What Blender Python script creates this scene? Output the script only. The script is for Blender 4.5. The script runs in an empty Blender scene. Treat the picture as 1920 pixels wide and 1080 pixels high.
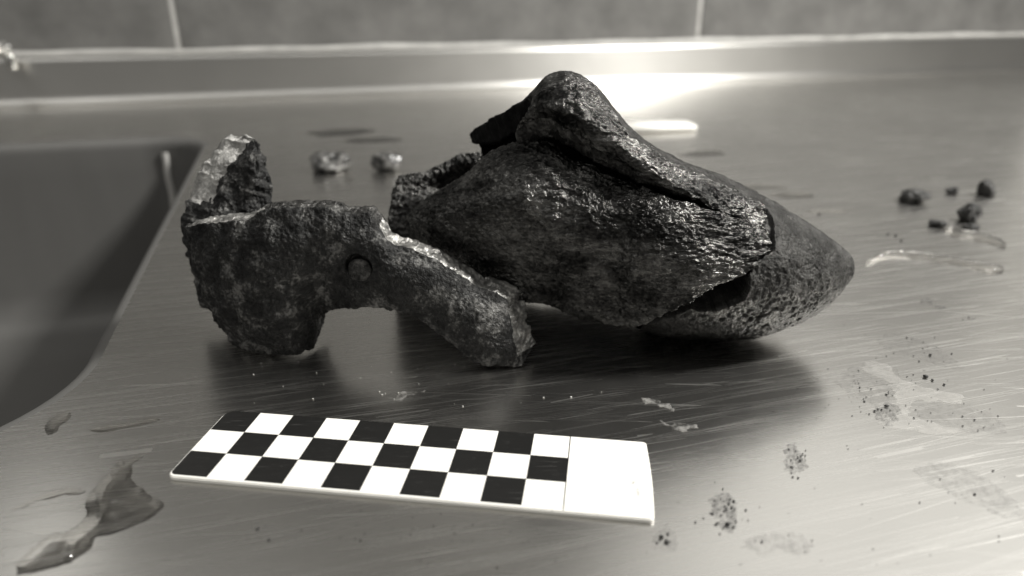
import bpy, bmesh, math, random
import numpy as np
from mathutils import Vector
from mathutils.geometry import delaunay_2d_cdt
random.seed(4)
R = math.radians

# ------------------------------------------------------------------ camera, world, lights, exposure
sc = bpy.context.scene
CAM_H, CAM_F, CAM_P = 0.1138, 1325.0, R(22.61)
cam_d = bpy.data.cameras.new('camera')
cam = bpy.data.objects.new('camera', cam_d)
sc.collection.objects.link(cam)
cam.location = (0, 0, CAM_H)
cam.rotation_euler = (R(90) - CAM_P, 0, 0)
cam_d.sensor_width = 36.0
cam_d.lens = CAM_F / 1920 * 36
cam_d.clip_start = 0.01
cam_d.clip_end = 50
cam_d.dof.use_dof = True
cam_d.dof.focus_distance = 0.213
cam_d.dof.aperture_fstop = 8.5
sc.camera = cam

wd = bpy.data.worlds.new('World')
sc.world = wd
wd.use_nodes = True
bg = wd.node_tree.nodes['Background']
bg.inputs[0].default_value = (1.0, 0.985, 0.94, 1)
bg.inputs[1].default_value = 0.15


def lamp(name, loc, target, sx, sy, watts, col=(1, .985, .94)):
    d = bpy.data.lights.new(name, 'AREA')
    d.shape = 'RECTANGLE'
    d.size, d.size_y, d.energy, d.color = sx, sy, watts, col
    o = bpy.data.objects.new(name, d)
    sc.collection.objects.link(o)
    o.location = loc
    o.rotation_euler = (Vector(target) - Vector(loc)).to_track_quat('-Z', 'Y').to_euler()
    return o


lamp('ceiling_lamp', (.98, .31, 1.02), (.05, .25, 0), .2, .2, 32)
pl_ = lamp('ceiling_panel', (.45, -.10, 1.6), (.45, -.10, 0), 3.4, .3, 9)
pl_.rotation_euler = (R(14), 0, R(16.6))
lamp('wall_lamp', (.48, .98, .78), (.05, .2, 0), 1.6, .5, 2.15)
lamp('left_fill_panel', (-.62, .74, .74), (-.05, .2, 0), 1.2, .5, .75)  # unseen fill panel added to brighten the left of the counter
lamp('small_lamp', (-.56, .66, .52), (-.1, .15, 0), .10, .10, .05)

vs = sc.view_settings
vs.view_transform = 'Standard'
vs.look = 'None'
vs.exposure = .15
vs.gamma = 1
sc.cycles.use_denoising = True
sc.cycles.max_bounces = 10

# ------------------------------------------------------------------ helpers
FW = np.array([0, math.cos(CAM_P), -math.sin(CAM_P)])
RT = np.array([1., 0, 0])
UP = np.cross(RT, FW)
CC = np.array([0, 0, CAM_H])


def ray(u, v):
    return FW + RT * (u - 960) / CAM_F - UP * (v - 540) / CAM_F


def gnd(u, v, z=0.0):
    d = ray(u, v)
    return CC + d * ((z - CAM_H) / d[2])


def at(u, v, ycm):
    """the point of the photograph's pixel (u, v) that lies ycm centimetres in front of the lens"""
    d = ray(u, v)
    return CC + d * (ycm * .01 / d[1])


def pix(P):
    d = P - CC
    w = d @ FW
    return 960 + CAM_F * (d @ RT) / w, 540 - CAM_F * (d @ UP) / w


def tag(o, label=None, cat=None, group=None, kind=None):
    for k, v in (('label', label), ('category', cat), ('group', group), ('kind', kind)):
        if v:
            o[k] = v
    return o


def empty(name, loc):
    o = bpy.data.objects.new(name, None)
    sc.collection.objects.link(o)
    o.location = loc
    o.empty_display_size = .01
    return o


def link(name, me, mats=(), parent=None, smooth=True):
    o = bpy.data.objects.new(name, me)
    sc.collection.objects.link(o)
    for m in mats:
        if m.name not in [x.name for x in me.materials]:
            me.materials.append(m)
    if smooth:
        me.polygons.foreach_set('use_smooth', [True] * len(me.polygons))
    if parent:
        o.parent = parent
        o.location = -parent.location
    return o


def mesh_from(name, V, F, mi=None):
    me = bpy.data.meshes.new(name)
    me.from_pydata([tuple(v) for v in V], [], [tuple(f) for f in F])
    if mi is not None:
        me.polygons.foreach_set('material_index', mi)
    me.update()
    return me


# --- noise
_rs = np.random.RandomState(7)
_perm = _rs.permutation(512)
_perm = np.concatenate([_perm, _perm, _perm])
_val = _rs.rand(512) * 2 - 1


def vnoise(P):
    i = np.floor(P).astype(int)
    f = P - i
    f = f * f * f * (f * (f * 6 - 15) + 10)
    i &= 511

    def h(a, b, c):
        return _val[_perm[(_perm[(_perm[a & 511] + b) & 511] + c) & 511]]
    x, y, z = i[..., 0], i[..., 1], i[..., 2]
    fx, fy, fz = f[..., 0], f[..., 1], f[..., 2]
    def l(a, b, t): return a + (b - a) * t
    return l(l(l(h(x, y, z), h(x + 1, y, z), fx), l(h(x, y + 1, z), h(x + 1, y + 1, z), fx), fy),
             l(l(h(x, y, z + 1), h(x + 1, y, z + 1), fx), l(h(x, y + 1, z + 1), h(x + 1, y + 1, z + 1), fx), fy), fz)


def fbm(P, s, octv=4, seed=0.0, gain=.5):
    P = np.asarray(P) * s + seed * 17.13 + 100
    a, out, n = 1.0, 0, 0
    for k in range(octv):
        out = out + a * vnoise(P)
        n += a
        a *= gain
        P = P * 2.03 + 5.7
    return out / n


def ridged(P, s, octv=3, seed=0.0):
    P = np.asarray(P) * s + seed * 13.7 + 80
    a, out, n = 1.0, 0, 0
    for k in range(octv):
        out = out + a * (1 - np.abs(vnoise(P)) * 2)
        n += a
        a *= .5
        P = P * 2.07 + 3.1
    return out / n


def vfbm(P, s, octv=3, seed=0.0):
    return np.stack([fbm(P, s, octv, seed), fbm(P, s, octv, seed + 3), fbm(P, s, octv, seed + 6)], -1)


def spline(C, n):
    """cubic Hermite through the rows of C (k, ...) resampled to n rows, knots by mean chord length"""
    C = np.asarray(C, float)
    k = len(C)
    seg = np.sqrt(((C[1:] - C[:-1]) ** 2).sum(-1))
    while seg.ndim > 1:
        seg = seg.mean(-1)
    t = np.concatenate([[0], np.cumsum(np.maximum(seg, 1e-6))])
    d = (C[1:] - C[:-1]) / (t[1:] - t[:-1]).reshape((-1,) + (1,) * (C.ndim - 1))
    m = np.empty_like(C)
    m[0], m[-1] = d[0], d[-1]
    for i in range(1, k - 1):
        h0, h1 = t[i] - t[i - 1], t[i + 1] - t[i]
        m[i] = (d[i - 1] * h1 + d[i] * h0) / (h0 + h1)
    x = np.linspace(0, t[-1], n)
    j = np.clip(np.searchsorted(t, x, 'right') - 1, 0, k - 2)
    h = t[j + 1] - t[j]
    s = (x - t[j]) / h
    sh = (-1,) + (1,) * (C.ndim - 1)
    h, s = h.reshape(sh), s.reshape(sh)
    return ((2 * s**3 - 3 * s**2 + 1) * C[j] + (s**3 - 2 * s**2 + s) * h * m[j]
            + (-2 * s**3 + 3 * s**2) * C[j + 1] + (s**3 - s**2) * h * m[j + 1])


def surf(C, nr, nc):
    """C[rows][cols] of points -> dense (nr, nc, 3)"""
    C = np.asarray(C, float)
    G = spline(C, nr)
    return spline(G.transpose(1, 0, 2), nc).transpose(1, 0, 2)


def normals(G, flip=False):
    du = np.gradient(G, axis=0)
    dv = np.gradient(G, axis=1)
    N = np.cross(du, dv)
    N /= np.linalg.norm(N, axis=-1, keepdims=True) + 1e-12
    return -N if flip else N


def shell(name, G, T, disp, mats, parent, flip=False, rim=10, jag=.0009, rimdisp=.0006, seed=0., edge_w=8, inner_amp=.0006, rim_mat=None, out_mat=None, in_mat=None):
    """a thick curved plate: outer grid G, inner grid G+T, four rough broken rims; materials outer, inner, rim"""
    nr, nc, _ = G.shape
    N = normals(G, flip)
    # jagged borders
    ii = np.minimum(np.arange(nr), np.arange(nr)[::-1])[:, None]
    jj = np.minimum(np.arange(nc), np.arange(nc)[::-1])[None, :]
    e = np.exp(-np.minimum(ii, jj) / edge_w)[..., None]
    J = (vfbm(G, 170, 3, seed) + .45 * vfbm(G, 700, 2, seed + 2)) * jag * e
    O = G + J
    I = G + T + J * 1.2
    O2 = O + N * disp(G)[..., None]
    # worn rounding of the border
    O2 = O2 - N * (e ** 2) * .0005
    I2 = I + N * (fbm(I, 260, 3, seed + 9) * inner_amp)[..., None]
    V = [O2.reshape(-1, 3), I2.reshape(-1, 3)]
    idx = np.arange(nr * nc).reshape(nr, nc)
    F, M = [], []

    def quads(A, m, fl):
        a, b, c, d = A[:-1, :-1].ravel(), A[:-1, 1:].ravel(), A[1:, 1:].ravel(), A[1:, :-1].ravel()
        q = np.stack([a, d, c, b] if fl else [a, b, c, d], -1)
        F.append(q)
        M.append(np.full(len(q), m))
    # N = du x dv ; quad a(i,j) d(i+1,j) c b has normal du x dv
    quads(idx, 0, not flip)
    quads(idx + nr * nc, 1, flip)
    base = 2 * nr * nc
    loop = np.concatenate([idx[0, :], idx[1:, -1], idx[-1, -2::-1], idx[-2:0:-1, 0]])
    L = len(loop)
    A0, A1 = O2.reshape(-1, 3)[loop], I2.reshape(-1, 3)[loop]
    rings = [loop]
    for k in range(1, rim):
        t = k / rim
        P = A0 * (1 - t) + A1 * t
        D = vfbm(P, 260, 3, seed + 4) + .45 * vfbm(P, 900, 2, seed + 5)
        P = P + D * rimdisp * math.sin(math.pi * t) ** .5
        V.append(P)
        rings.append(base + np.arange(L))
        base += L
    rings.append(loop + nr * nc)
    RG = np.array([np.append(r, r[0]) for r in rings])
    quads(RG, 2, flip)
    V = np.concatenate(V)
    if in_mat is not None:
        M[1] = in_mat(V[F[1]].mean(1))
    if out_mat is not None:
        M[0] = out_mat(G)[:-1, :-1].ravel()
    if rim_mat is not None:
        fc = V[F[-1]].mean(1)
        M[-1] = rim_mat(fc)
    F = np.concatenate(F)
    M = np.concatenate(M)
    me = mesh_from(name, V, F, M.astype(np.int32))
    for m in mats:
        me.materials.append(m)
    o = link(name, me, (), parent)
    return o


# ------------------------------------------------------------------ materials
class NT:
    def __init__(s, name):
        s.m = bpy.data.materials.new(name)
        s.m.use_nodes = True
        s.t = s.m.node_tree
        s.b = s.t.nodes['Principled BSDF']
        s.tc = s.t.nodes.new('ShaderNodeTexCoord')

    def n(s, typ, **kw):
        x = s.t.nodes.new(typ)
        for k, v in kw.items():
            setattr(x, k, v)
        return x

    def l(s, a, b):
        s.t.links.new(a, b)

    def mapping(s, scale, rot=(0, 0, 0), src='Object', loc=(0, 0, 0)):
        m = s.n('ShaderNodeMapping')
        m.inputs['Scale'].default_value = scale
        m.inputs['Rotation'].default_value = rot
        m.inputs['Location'].default_value = loc
        s.l(s.tc.outputs[src], m.inputs['Vector'])
        return m.outputs[0]

    def rmap(s, scale, rot, src, loc):
        a = s.n('ShaderNodeMapping')
        a.inputs['Rotation'].default_value = (0, 0, rot)
        s.l(s.tc.outputs[src], a.inputs['Vector'])
        m = s.n('ShaderNodeMapping')
        m.inputs['Scale'].default_value = scale
        m.inputs['Location'].default_value = loc
        s.l(a.outputs[0], m.inputs['Vector'])
        return m.outputs[0]

    def noise(s, vec, scale, detail=4, rough=.55, dist=0):
        x = s.n('ShaderNodeTexNoise')
        x.inputs['Scale'].default_value = scale
        x.inputs['Detail'].default_value = detail
        x.inputs['Roughness'].default_value = rough
        x.inputs['Distortion'].default_value = dist
        s.l(vec, x.inputs['Vector'])
        return x.outputs['Fac']

    def ramp(s, fac, stops, interp='LINEAR'):
        x = s.n('ShaderNodeValToRGB')
        x.color_ramp.interpolation = interp
        el = x.color_ramp.elements
        while len(el) < len(stops):
            el.new(.5)
        for e, (p, c) in zip(el, stops):
            e.position = p
            e.color = (c, c, c, 1) if not isinstance(c, tuple) else c + (1,)
        s.l(fac, x.inputs[0])
        return x.outputs[0]

    def math(s, op, a, b=None):
        x = s.n('ShaderNodeMath', operation=op)
        for i, v in enumerate((a, b)):
            if v is None:
                continue
            if isinstance(v, (int, float)):
                x.inputs[i].default_value = v
            else:
                s.l(v, x.inputs[i])
        return x.outputs[0]

    def mixf(s, fac, a, b):
        x = s.n('ShaderNodeMix')
        for i, v in ((0, fac), (2, a), (3, b)):
            if isinstance(v, (int, float)):
                x.inputs[i].default_value = v
            else:
                s.l(v, x.inputs[i])
        return x.outputs[0]

    def tint(s, fac, warm=(1, .98, .94)):
        """grey value -> the photograph's faint warm tone"""
        x = s.n('ShaderNodeMix', data_type='RGBA', blend_type='MULTIPLY')
        x.inputs[0].default_value = 1
        s.l(fac, x.inputs[6])
        x.inputs[7].default_value = warm + (1,)
        return x.outputs[2]

    def bump(s, h, strength, dist, prev=None):
        x = s.n('ShaderNodeBump')
        x.inputs['Strength'].default_value = strength
        x.inputs['Distance'].default_value = dist
        s.l(h, x.inputs['Height'])
        if prev is not None:
            s.l(prev, x.inputs['Normal'])
        return x.outputs[0]

    def set(s, **kw):
        for k, v in kw.items():
            i = s.b.inputs[k.replace('_', ' ')]
            if isinstance(v, (int, float)):
                i.default_value = v
            elif isinstance(v, tuple):
                i.default_value = v + (1,) if len(v) == 3 else v
            else:
                s.l(v, i)
        return s.m


W3 = (1, .98, .94)


def g3(v):
    return (v * W3[0], v * W3[1], v * W3[2])


def iron(name, lo, hi, rough_lo, rough_hi, metal=.6, grain=900, bump=.6, blot=60, stretch=(1, 1, 1), spec=.5, stops=(.40, .5, .60), mid=.3, bd=.0012):
    s = NT(name)
    v = s.mapping(stretch)
    a = s.noise(v, blot, 6, .62)
    b = s.noise(v, grain, 4, .6)
    c = s.noise(v, grain * 3.1, 2, .6)
    fac = s.math('ADD', s.math('MULTIPLY', a, .65), s.math('MULTIPLY', b, .35))
    col = s.ramp(fac, [(stops[0], lo), (stops[1], lo + (hi - lo) * mid), (stops[2], hi)])
    h = s.math('ADD', s.math('MULTIPLY', b, .75), s.math('MULTIPLY', c, .3))
    ro = s.ramp(s.noise(v, grain * .4, 3), [(.35, rough_lo), (.68, rough_hi)])
    return s.set(Base_Color=s.tint(col), Metallic=metal, Roughness=ro, Normal=s.bump(h, bump, bd), Specular_IOR_Level=spec)


M_BARK = iron('scaly_iron', .009, .16, .13, .28, .95, 900, .6, 90, (.6, 1, 1.2))
M_CAP = iron('matt_iron', .03, .085, .30, .46, .9, 1500, .7, 160)
M_INNER = iron('dark_inner_iron', .003, .01, .6, .9, 0, 800, .5, 70, spec=.2)  # near-black iron for the inner faces
M_FRAC_LIT = iron('fracture_and_lit_rim', .2, .75, .28, .5, .8, 600, .6, 320)
M_RUST = iron('corroded_iron', .0015, .19, .35, .85, .2, 900, .8, 120, stops=(.42, .53, .63), mid=.10)
M_DARKFRAC = iron('dark_fracture', .015, .16, .25, .55, .75, 800, 1.0, 260)
M_PALE = iron('pale_crust', .28, .68, .6, .9, .0, 700, 1.0, 300)


def steel(name, base=.52, r0=.2, r1=.36, aniso=.6, scratch=True):
    s = NT(name)
    uv = 'UV'
    # fine brushing along u
    br = s.noise(s.mapping((60, 2200, 1), src=uv), 1.0, 3, .6)
    br2 = s.noise(s.mapping((6, 900, 1), src=uv), 1.0, 3, .6)
    cl = s.noise(s.mapping((1, 1, 1), src=uv), 9, 5, .6)
    col = s.ramp(s.math('ADD', s.math('MULTIPLY', cl, .6), s.math('MULTIPLY', br2, .4)), [(.35, base * .93), (.65, base)])
    ro = s.mixf(cl, r0, r1)
    h = s.math('ADD', s.math('MULTIPLY', br, .6), s.math('MULTIPLY', br2, .4))
    if scratch:
        tot = None
        for k, (rot, sx, sy, w, sd, cut) in enumerate(((-7, 5, 900, .014, 0, .60), (4, 6, 1300, .018, 3, .60), (-13, 5, 1000, .015, 7, .61), (-28, 5, 800, .005, 11, .63),
                                                       (0, 8, 1900, .03, 23, .55), (-20, 5, 760, .010, 31, .62), (-3, 7, 1500, .022, 41, .57))):
            n = s.noise(s.rmap((sx, sy, 1), R(rot), uv, (sd, sd * 1.7, sd)), 1.0, 0, .4)
            d = s.math('ABSOLUTE', s.math('SUBTRACT', n, .5))
            line = s.math('LESS_THAN', d, w)
            # broken up, so that a scratch starts and ends
            gate = s.math('GREATER_THAN', s.noise(s.rmap((11, 330, 1), R(rot), uv, (sd * 3, 2, 5)), 1.0, 1, .5), cut)
            line = s.math('MULTIPLY', line, gate)
            tot = line if tot is None else s.math('MAXIMUM', tot, line)
        ro = s.math('ADD', ro, s.math('MULTIPLY', tot, .10))
    if aniso > 0:
        tg = s.n('ShaderNodeTangent', direction_type='UV_MAP')
        s.l(tg.outputs[0], s.b.inputs['Tangent'])
        s.b.inputs['Anisotropic Rotation'].default_value = .25
    return s.set(Base_Color=s.tint(col), Metallic=1.0, Roughness=ro, Anisotropic=aniso, Normal=s.bump(h, .05, .0002))


M_STEEL = steel('brushed_steel', .62, .22, .29, .2)
M_STEEL2 = steel('brushed_steel_upstand', .65, .30, .36, .7, False)
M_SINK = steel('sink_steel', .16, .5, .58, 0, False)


def water(name, rough=.05):
    s = NT(name)
    h = s.noise(s.mapping((1, 1, 1)), 120, 2, .5)
    nrm = s.bump(h, .04, .0006)
    fr = s.n('ShaderNodeFresnel')
    fr.inputs['IOR'].default_value = 1.333
    s.l(nrm, fr.inputs['Normal'])
    tr = s.n('ShaderNodeBsdfTransparent')
    tr.inputs['Color'].default_value = (.985, .98, .97, 1)
    gl = s.n('ShaderNodeBsdfGlossy')
    gl.inputs['Roughness'].default_value = rough
    s.l(nrm, gl.inputs['Normal'])
    mx = s.n('ShaderNodeMixShader')
    s.l(fr.outputs[0], mx.inputs[0])
    s.l(tr.outputs[0], mx.inputs[1])
    s.l(gl.outputs[0], mx.inputs[2])
    s.l(mx.outputs[0], s.t.nodes['Material Output'].inputs['Surface'])
    return s.m


M_WATER = water('water')

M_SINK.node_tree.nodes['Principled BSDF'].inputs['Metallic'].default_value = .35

# ------------------------------------------------------------------ the counter, its upstand, the sink, the tiled wall
A = R(16.6)
CU = np.array([math.cos(A), math.sin(A), 0])
CV = np.array([math.sin(A), -math.cos(A), 0])       # from the wall towards the viewer
B0 = np.array([0, .945, 0])


def cw(u, v, z=0.):
    return B0 + CU * u + CV * v + np.array([0, 0, z])


def to_uv(p):
    d = np.asarray(p) - B0
    return float(d @ CU), float(d @ CV)


def add_uv(me, fn):
    l = me.uv_layers.new(name='UVMap')
    co = [fn(v.co) for v in me.vertices]
    for lp in me.loops:
        l.data[lp.index].uv = co[lp.vertex_index]


# sink rim outline in counter coordinates
sr = to_uv(gnd(230, 590))[0]            # the sink's right side
s_far = to_uv(gnd(180, 261))[1]         # its far side
s_near = to_uv(gnd(-160, 850))[1] + .01
s_left = sr - .46
rc = .055


def rrect(x0, x1, y0, y1, r, n=14):
    pts = []
    for cx, cy, a0 in ((x1 - r, y0 + r, -90), (x1 - r, y1 - r, 0), (x0 + r, y1 - r, 90), (x0 + r, y0 + r, 180)):
        for k in range(n + 1):
            a = R(a0 + 90 * k / n)
            pts.append((cx + r * math.cos(a), cy + r * math.sin(a)))
    return pts


FIL = .012                                # cove between counter and upstand
rim = rrect(s_left, sr, s_far, s_near, rc)
bm = bmesh.new()
uo = [(-1.1, FIL), (1.3, FIL), (1.3, .98), (-1.1, .98)]
ov = [bm.verts.new(cw(*p)) for p in uo]
iv = [bm.verts.new(cw(*p)) for p in rim]
es = [bm.edges.new((ov[i], ov[(i + 1) % 4])) for i in range(4)] + [bm.edges.new((iv[i], iv[(i + 1) % len(iv)])) for i in range(len(iv))]
bmesh.ops.triangle_fill(bm, edges=es, use_beauty=True)
for f in bm.faces:
    if f.normal.z < 0:
        f.normal_flip()
# front edge folded down
fe = [bm.verts.new(cw(-1.1, .982, -.03)), bm.verts.new(cw(1.3, .982, -.03))]
bm.faces.new((ov[3], ov[2], fe[1], fe[0]))
# cove, upstand and rolled top as one bent sheet
prof = []
for k in range(0, 9):
    a = R(90 * k / 8)
    prof.append((FIL - FIL * math.sin(a), FIL - FIL * math.cos(a)))
UPH = .045
prof.append((0, UPH))
for k in range(1, 9):
    a = R(90 * k / 8)
    prof.append((-.006 + .006 * math.cos(a), UPH + .006 * math.sin(a)))
prof.append((-.016, UPH + .0075))
me = bpy.data.meshes.new('counter_top')
bm.to_mesh(me)
bm.free()
add_uv(me, lambda c: to_uv(c))
counter = tag(link('counter_top', me, (M_STEEL,), None, False), kind='structure')
tag(counter, 'brushed stainless steel counter top, scratched and wet')

us = np.linspace(-1.1, 1.3, 25)
V = [cw(u, -0.0 + v, z) for u in us for v, z in prof]
n = len(prof)
F = [(i * n + j, (i + 1) * n + j, (i + 1) * n + j + 1, i * n + j + 1) for i in range(len(us) - 1) for j in range(n - 1)]
me = mesh_from('upstand', V, F)
L = np.concatenate([[0], np.cumsum([math.dist(prof[i], prof[i + 1]) for i in range(n - 1)])])
l = me.uv_layers.new(name='UVMap')
for lp in me.loops:
    i, j = divmod(lp.vertex_index, n)
    l.data[lp.index].uv = (us[i], L[j])
tag(link('upstand', me, (M_STEEL2,)), 'low steel upstand along the back of the counter', kind='structure')

# sink bowl: rolled rim, walls, floor
def inset(pts, d):
    cx = (s_left + sr) / 2
    cy = (s_far + s_near) / 2
    out = []
    for x, y in pts:
        hx, hy = (sr - s_left) / 2, (s_near - s_far) / 2
        out.append((cx + (x - cx) * (hx - d) / hx, cy + (y - cy) * (hy - d) / hy))
    return out


lev = [(0, 0), (.0015, -.0002), (.0030, -.0008), (.0045, -.0019), (.0056, -.0033), (.0064, -.0050), (.0069, -.007), (.0072, -.0095), (.0076, -.03), (.009, -.13), (.015, -.152), (.03, -.165), (.08, -.17)]
V, F = [], []
nr_ = len(rim)
for d, z in lev:
    V += [cw(x, y, z) for x, y in inset(rim, d)]
for k in range(len(lev) - 1):
    for i in range(nr_):
        j = (i + 1) % nr_
        F.append((k * nr_ + i, (k + 1) * nr_ + i, (k + 1) * nr_ + j, k * nr_ + j))
F.append(tuple((len(lev) - 1) * nr_ + i for i in range(nr_))[::-1])
me = mesh_from('sink_bowl', V, F)
l = me.uv_layers.new(name='UVMap')
for lp in me.loops:
    k, i = divmod(lp.vertex_index, nr_)
    l.data[lp.index].uv = (i * .03, lev[k][1])
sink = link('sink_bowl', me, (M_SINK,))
# pale raised strip painting the highlight in the bowl's far right corner
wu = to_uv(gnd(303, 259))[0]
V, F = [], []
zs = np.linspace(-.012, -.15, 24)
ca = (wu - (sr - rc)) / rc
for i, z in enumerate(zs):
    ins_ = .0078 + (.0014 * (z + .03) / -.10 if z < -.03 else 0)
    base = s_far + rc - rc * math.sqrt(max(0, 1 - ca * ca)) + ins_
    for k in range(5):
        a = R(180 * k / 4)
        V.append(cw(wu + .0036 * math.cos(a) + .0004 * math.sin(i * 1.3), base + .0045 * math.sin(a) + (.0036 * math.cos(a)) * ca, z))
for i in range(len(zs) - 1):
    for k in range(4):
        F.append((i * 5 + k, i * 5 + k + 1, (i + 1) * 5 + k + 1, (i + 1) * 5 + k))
s = NT('painted_highlight'); M_HIGHLIGHT = s.set(Base_Color=g3(.6), Metallic=.2, Roughness=.5)
o = link('highlight_strip', mesh_from('highlight_strip', V, F), (M_HIGHLIGHT,))
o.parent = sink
tag(sink, 'deep steel sink bowl with rounded corners sunk in the counter', 'sink')

# tiled wall
s = NT('grey_tile')
v = s.mapping((1, 1, 1))
a = s.noise(v, 14, 6, .65)
M_TILE = s.set(Base_Color=s.tint(s.ramp(a, [(.3, .095), (.7, .17)])), Roughness=.5, Specular_IOR_Level=.35)
s = NT('pale_grout')
M_GROUT = s.set(Base_Color=s.tint(s.ramp(s.noise(s.mapping((1, 1, 1)), 60), [(.3, .32), (.7, .45)])), Roughness=.9)
s = NT('grey_sealant')
M_SEAL = s.set(Base_Color=s.tint(s.ramp(s.noise(s.mapping((1, 1, 1)), 40), [(.3, .34), (.7, .5)])), Roughness=.55)


def boxm(name, c, e, ax=None):
    """box mesh from centre c and half sizes e along counter axes"""
    ex, ey, ez = CU * e[0], CV * e[1], np.array([0, 0, e[2]])
    V = [c + sx * ex + sy * ey + sz * ez for sx in (-1, 1) for sy in (-1, 1) for sz in (-1, 1)]
    F = [(0, 1, 3, 2), (4, 6, 7, 5), (0, 4, 5, 1), (2, 3, 7, 6), (0, 2, 6, 4), (1, 5, 7, 3)]
    return mesh_from(name, V, F)


WZ0, WZ1 = UPH - .03, 1.4
wall = tag(link('wall', boxm('wall', cw(.1, -.0275, .7), (1.2, .01, .72)), (M_GROUT,), None, False), 'grey tiled wall behind the counter', kind='structure')
g1 = to_uv(gnd(0, 0, .1))
# grout joints at the two places the photograph shows them
def wall_u(u, v):
    d = ray(u, v)
    o = CC - cw(0, -.016)
    t = -(o @ CV) / (d @ CV)
    return float((CC + d * t - B0) @ CU), float((CC + d * t)[2])
j1, j2 = wall_u(331, 60)[0], wall_u(1312, 40)[0]
tw = j2 - j1
print('tile width', tw)
tile_me = None
row_h = .45
z = UPH + .006
for rrow in range(3):
    for k in (-1, 0, 1):
        c = cw(j1 + tw * (k + .5), -.019, z + row_h / 2)
        e = (tw / 2 - .003, .003, row_h / 2 - .003)
        if tile_me is None:
            tm = boxm('tile', np.zeros(3), e)
            bmm = bmesh.new(); bmm.from_mesh(tm)
            bmesh.ops.bevel(bmm, geom=bmm.edges[:], offset=.0008, segments=2, affect='EDGES')
            bmm.to_mesh(tm); bmm.free()
            tile_me = tm
            tile_me.materials.append(M_TILE)
        o = bpy.data.objects.new('tile', tile_me)
        sc.collection.objects.link(o)
        o.parent = wall
        o.location = c
    z += row_h
# sealant bead between tiles and steel
us = np.linspace(-1.1, 1.3, 60)
V, F = [], []
for i, u in enumerate(us):
    w = 1 + .2 * math.sin(i * 1.7) + .15 * math.sin(i * .6)
    for k in range(6):
        a = R(90 * k / 5)
        V.append(cw(u, -.016 + .0045 * w * math.cos(a) - .0005, UPH + .0072 + .0045 * w * math.sin(a)))
for i in range(len(us) - 1):
    for k in range(5):
        F.append((i * 6 + k, (i + 1) * 6 + k, (i + 1) * 6 + k + 1, i * 6 + k + 1))
o = link('sealant_bead', mesh_from('sealant_bead', V, F), (M_SEAL,))
o.parent = wall

# ------------------------------------------------------------------ scale bar
s = NT('white_plastic')
sp = s.noise(s.mapping((1, 1, 1)), 260, 3, .6)
big = s.noise(s.mapping((1, 1, 1)), 90, 3, .6)
M_WHITE = s.set(Base_Color=s.tint(s.ramp(sp, [(.22, .5), (.30, .86)]), (1, .98, .93)), Roughness=s.mixf(big, .3, .5))
s = NT('black_print')
sc1 = s.noise(s.mapping((60, 900, 1), (0, 0, R(60))), 1.0, 1, .5)
sl = s.math('LESS_THAN', s.math('ABSOLUTE', s.math('SUBTRACT', sc1, .5)), .004)
M_BLACK = s.set(Base_Color=s.tint(s.mixf(s.math('MULTIPLY', sl, .5), .011, .06)), Roughness=.42, Specular_IOR_Level=.3)

BC = np.array([.10566, -.1347])
ph = R(-7.59)
bar_xy = lambda x, y: np.array([math.cos(ph) * (x - BC[0]) - math.sin(ph) * (y - BC[1]), math.sin(ph) * (x - BC[0]) + math.cos(ph) * (y - BC[1])])
BT = .0012
# outline with rounded corners and a slightly bowed right end
out = []
def arc(cx, cy, r, a0, a1, n=6):
    for k in range(n + 1):
        a = R(a0 + (a1 - a0) * k / n)
        out.append((cx + r * math.cos(a), cy + r * math.sin(a)))
bl, br_ = -.0004, .1212
by0, by1 = -.0009, .0301
arc(bl + .002, by0 + .002, .002, 180, 270)
arc(br_ - .0012, by0 + .0012, .0012, 270, 350)
for k in range(1, 8):
    t = k / 8
    out.append((br_ + .0004 * math.sin(math.pi * t) - .0006 * t, by0 + .0015 + (by1 - by0 - .003) * t))
arc(br_ - .0016, by1 - .001, .001, 10, 90)
arc(bl + .0035, by1 - .0035, .0035, 90, 180)
bm = bmesh.new()
org = bar_xy(.06, .015)
vsb = [bm.verts.new((*(bar_xy(x, y) - org), 0.00005)) for x, y in out]
f = bm.faces.new(vsb)
r_ = bmesh.ops.extrude_face_region(bm, geom=[f])
bmesh.ops.translate(bm, verts=[e for e in r_['geom'] if isinstance(e, bmesh.types.BMVert)], vec=(0, 0, BT))
bmesh.ops.recalc_face_normals(bm, faces=bm.faces[:])
top_e = [e for e in bm.edges if all(v.co.z > BT * .9 for v in e.verts)]
bmesh.ops.bevel(bm, geom=top_e, offset=.00025, segments=2, affect='EDGES')
me = bpy.data.meshes.new('card')
bm.to_mesh(me); bm.free()
bar = empty('scale_bar', (org[0], org[1], 0))
tag(bar, 'white plastic scale bar with black checkered squares lying in front of the iron fragments', 'scale bar')
o = link('card', me, (M_WHITE,), bar, False); o.location = (0, 0, 0)
zt = BT + .00005


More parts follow.
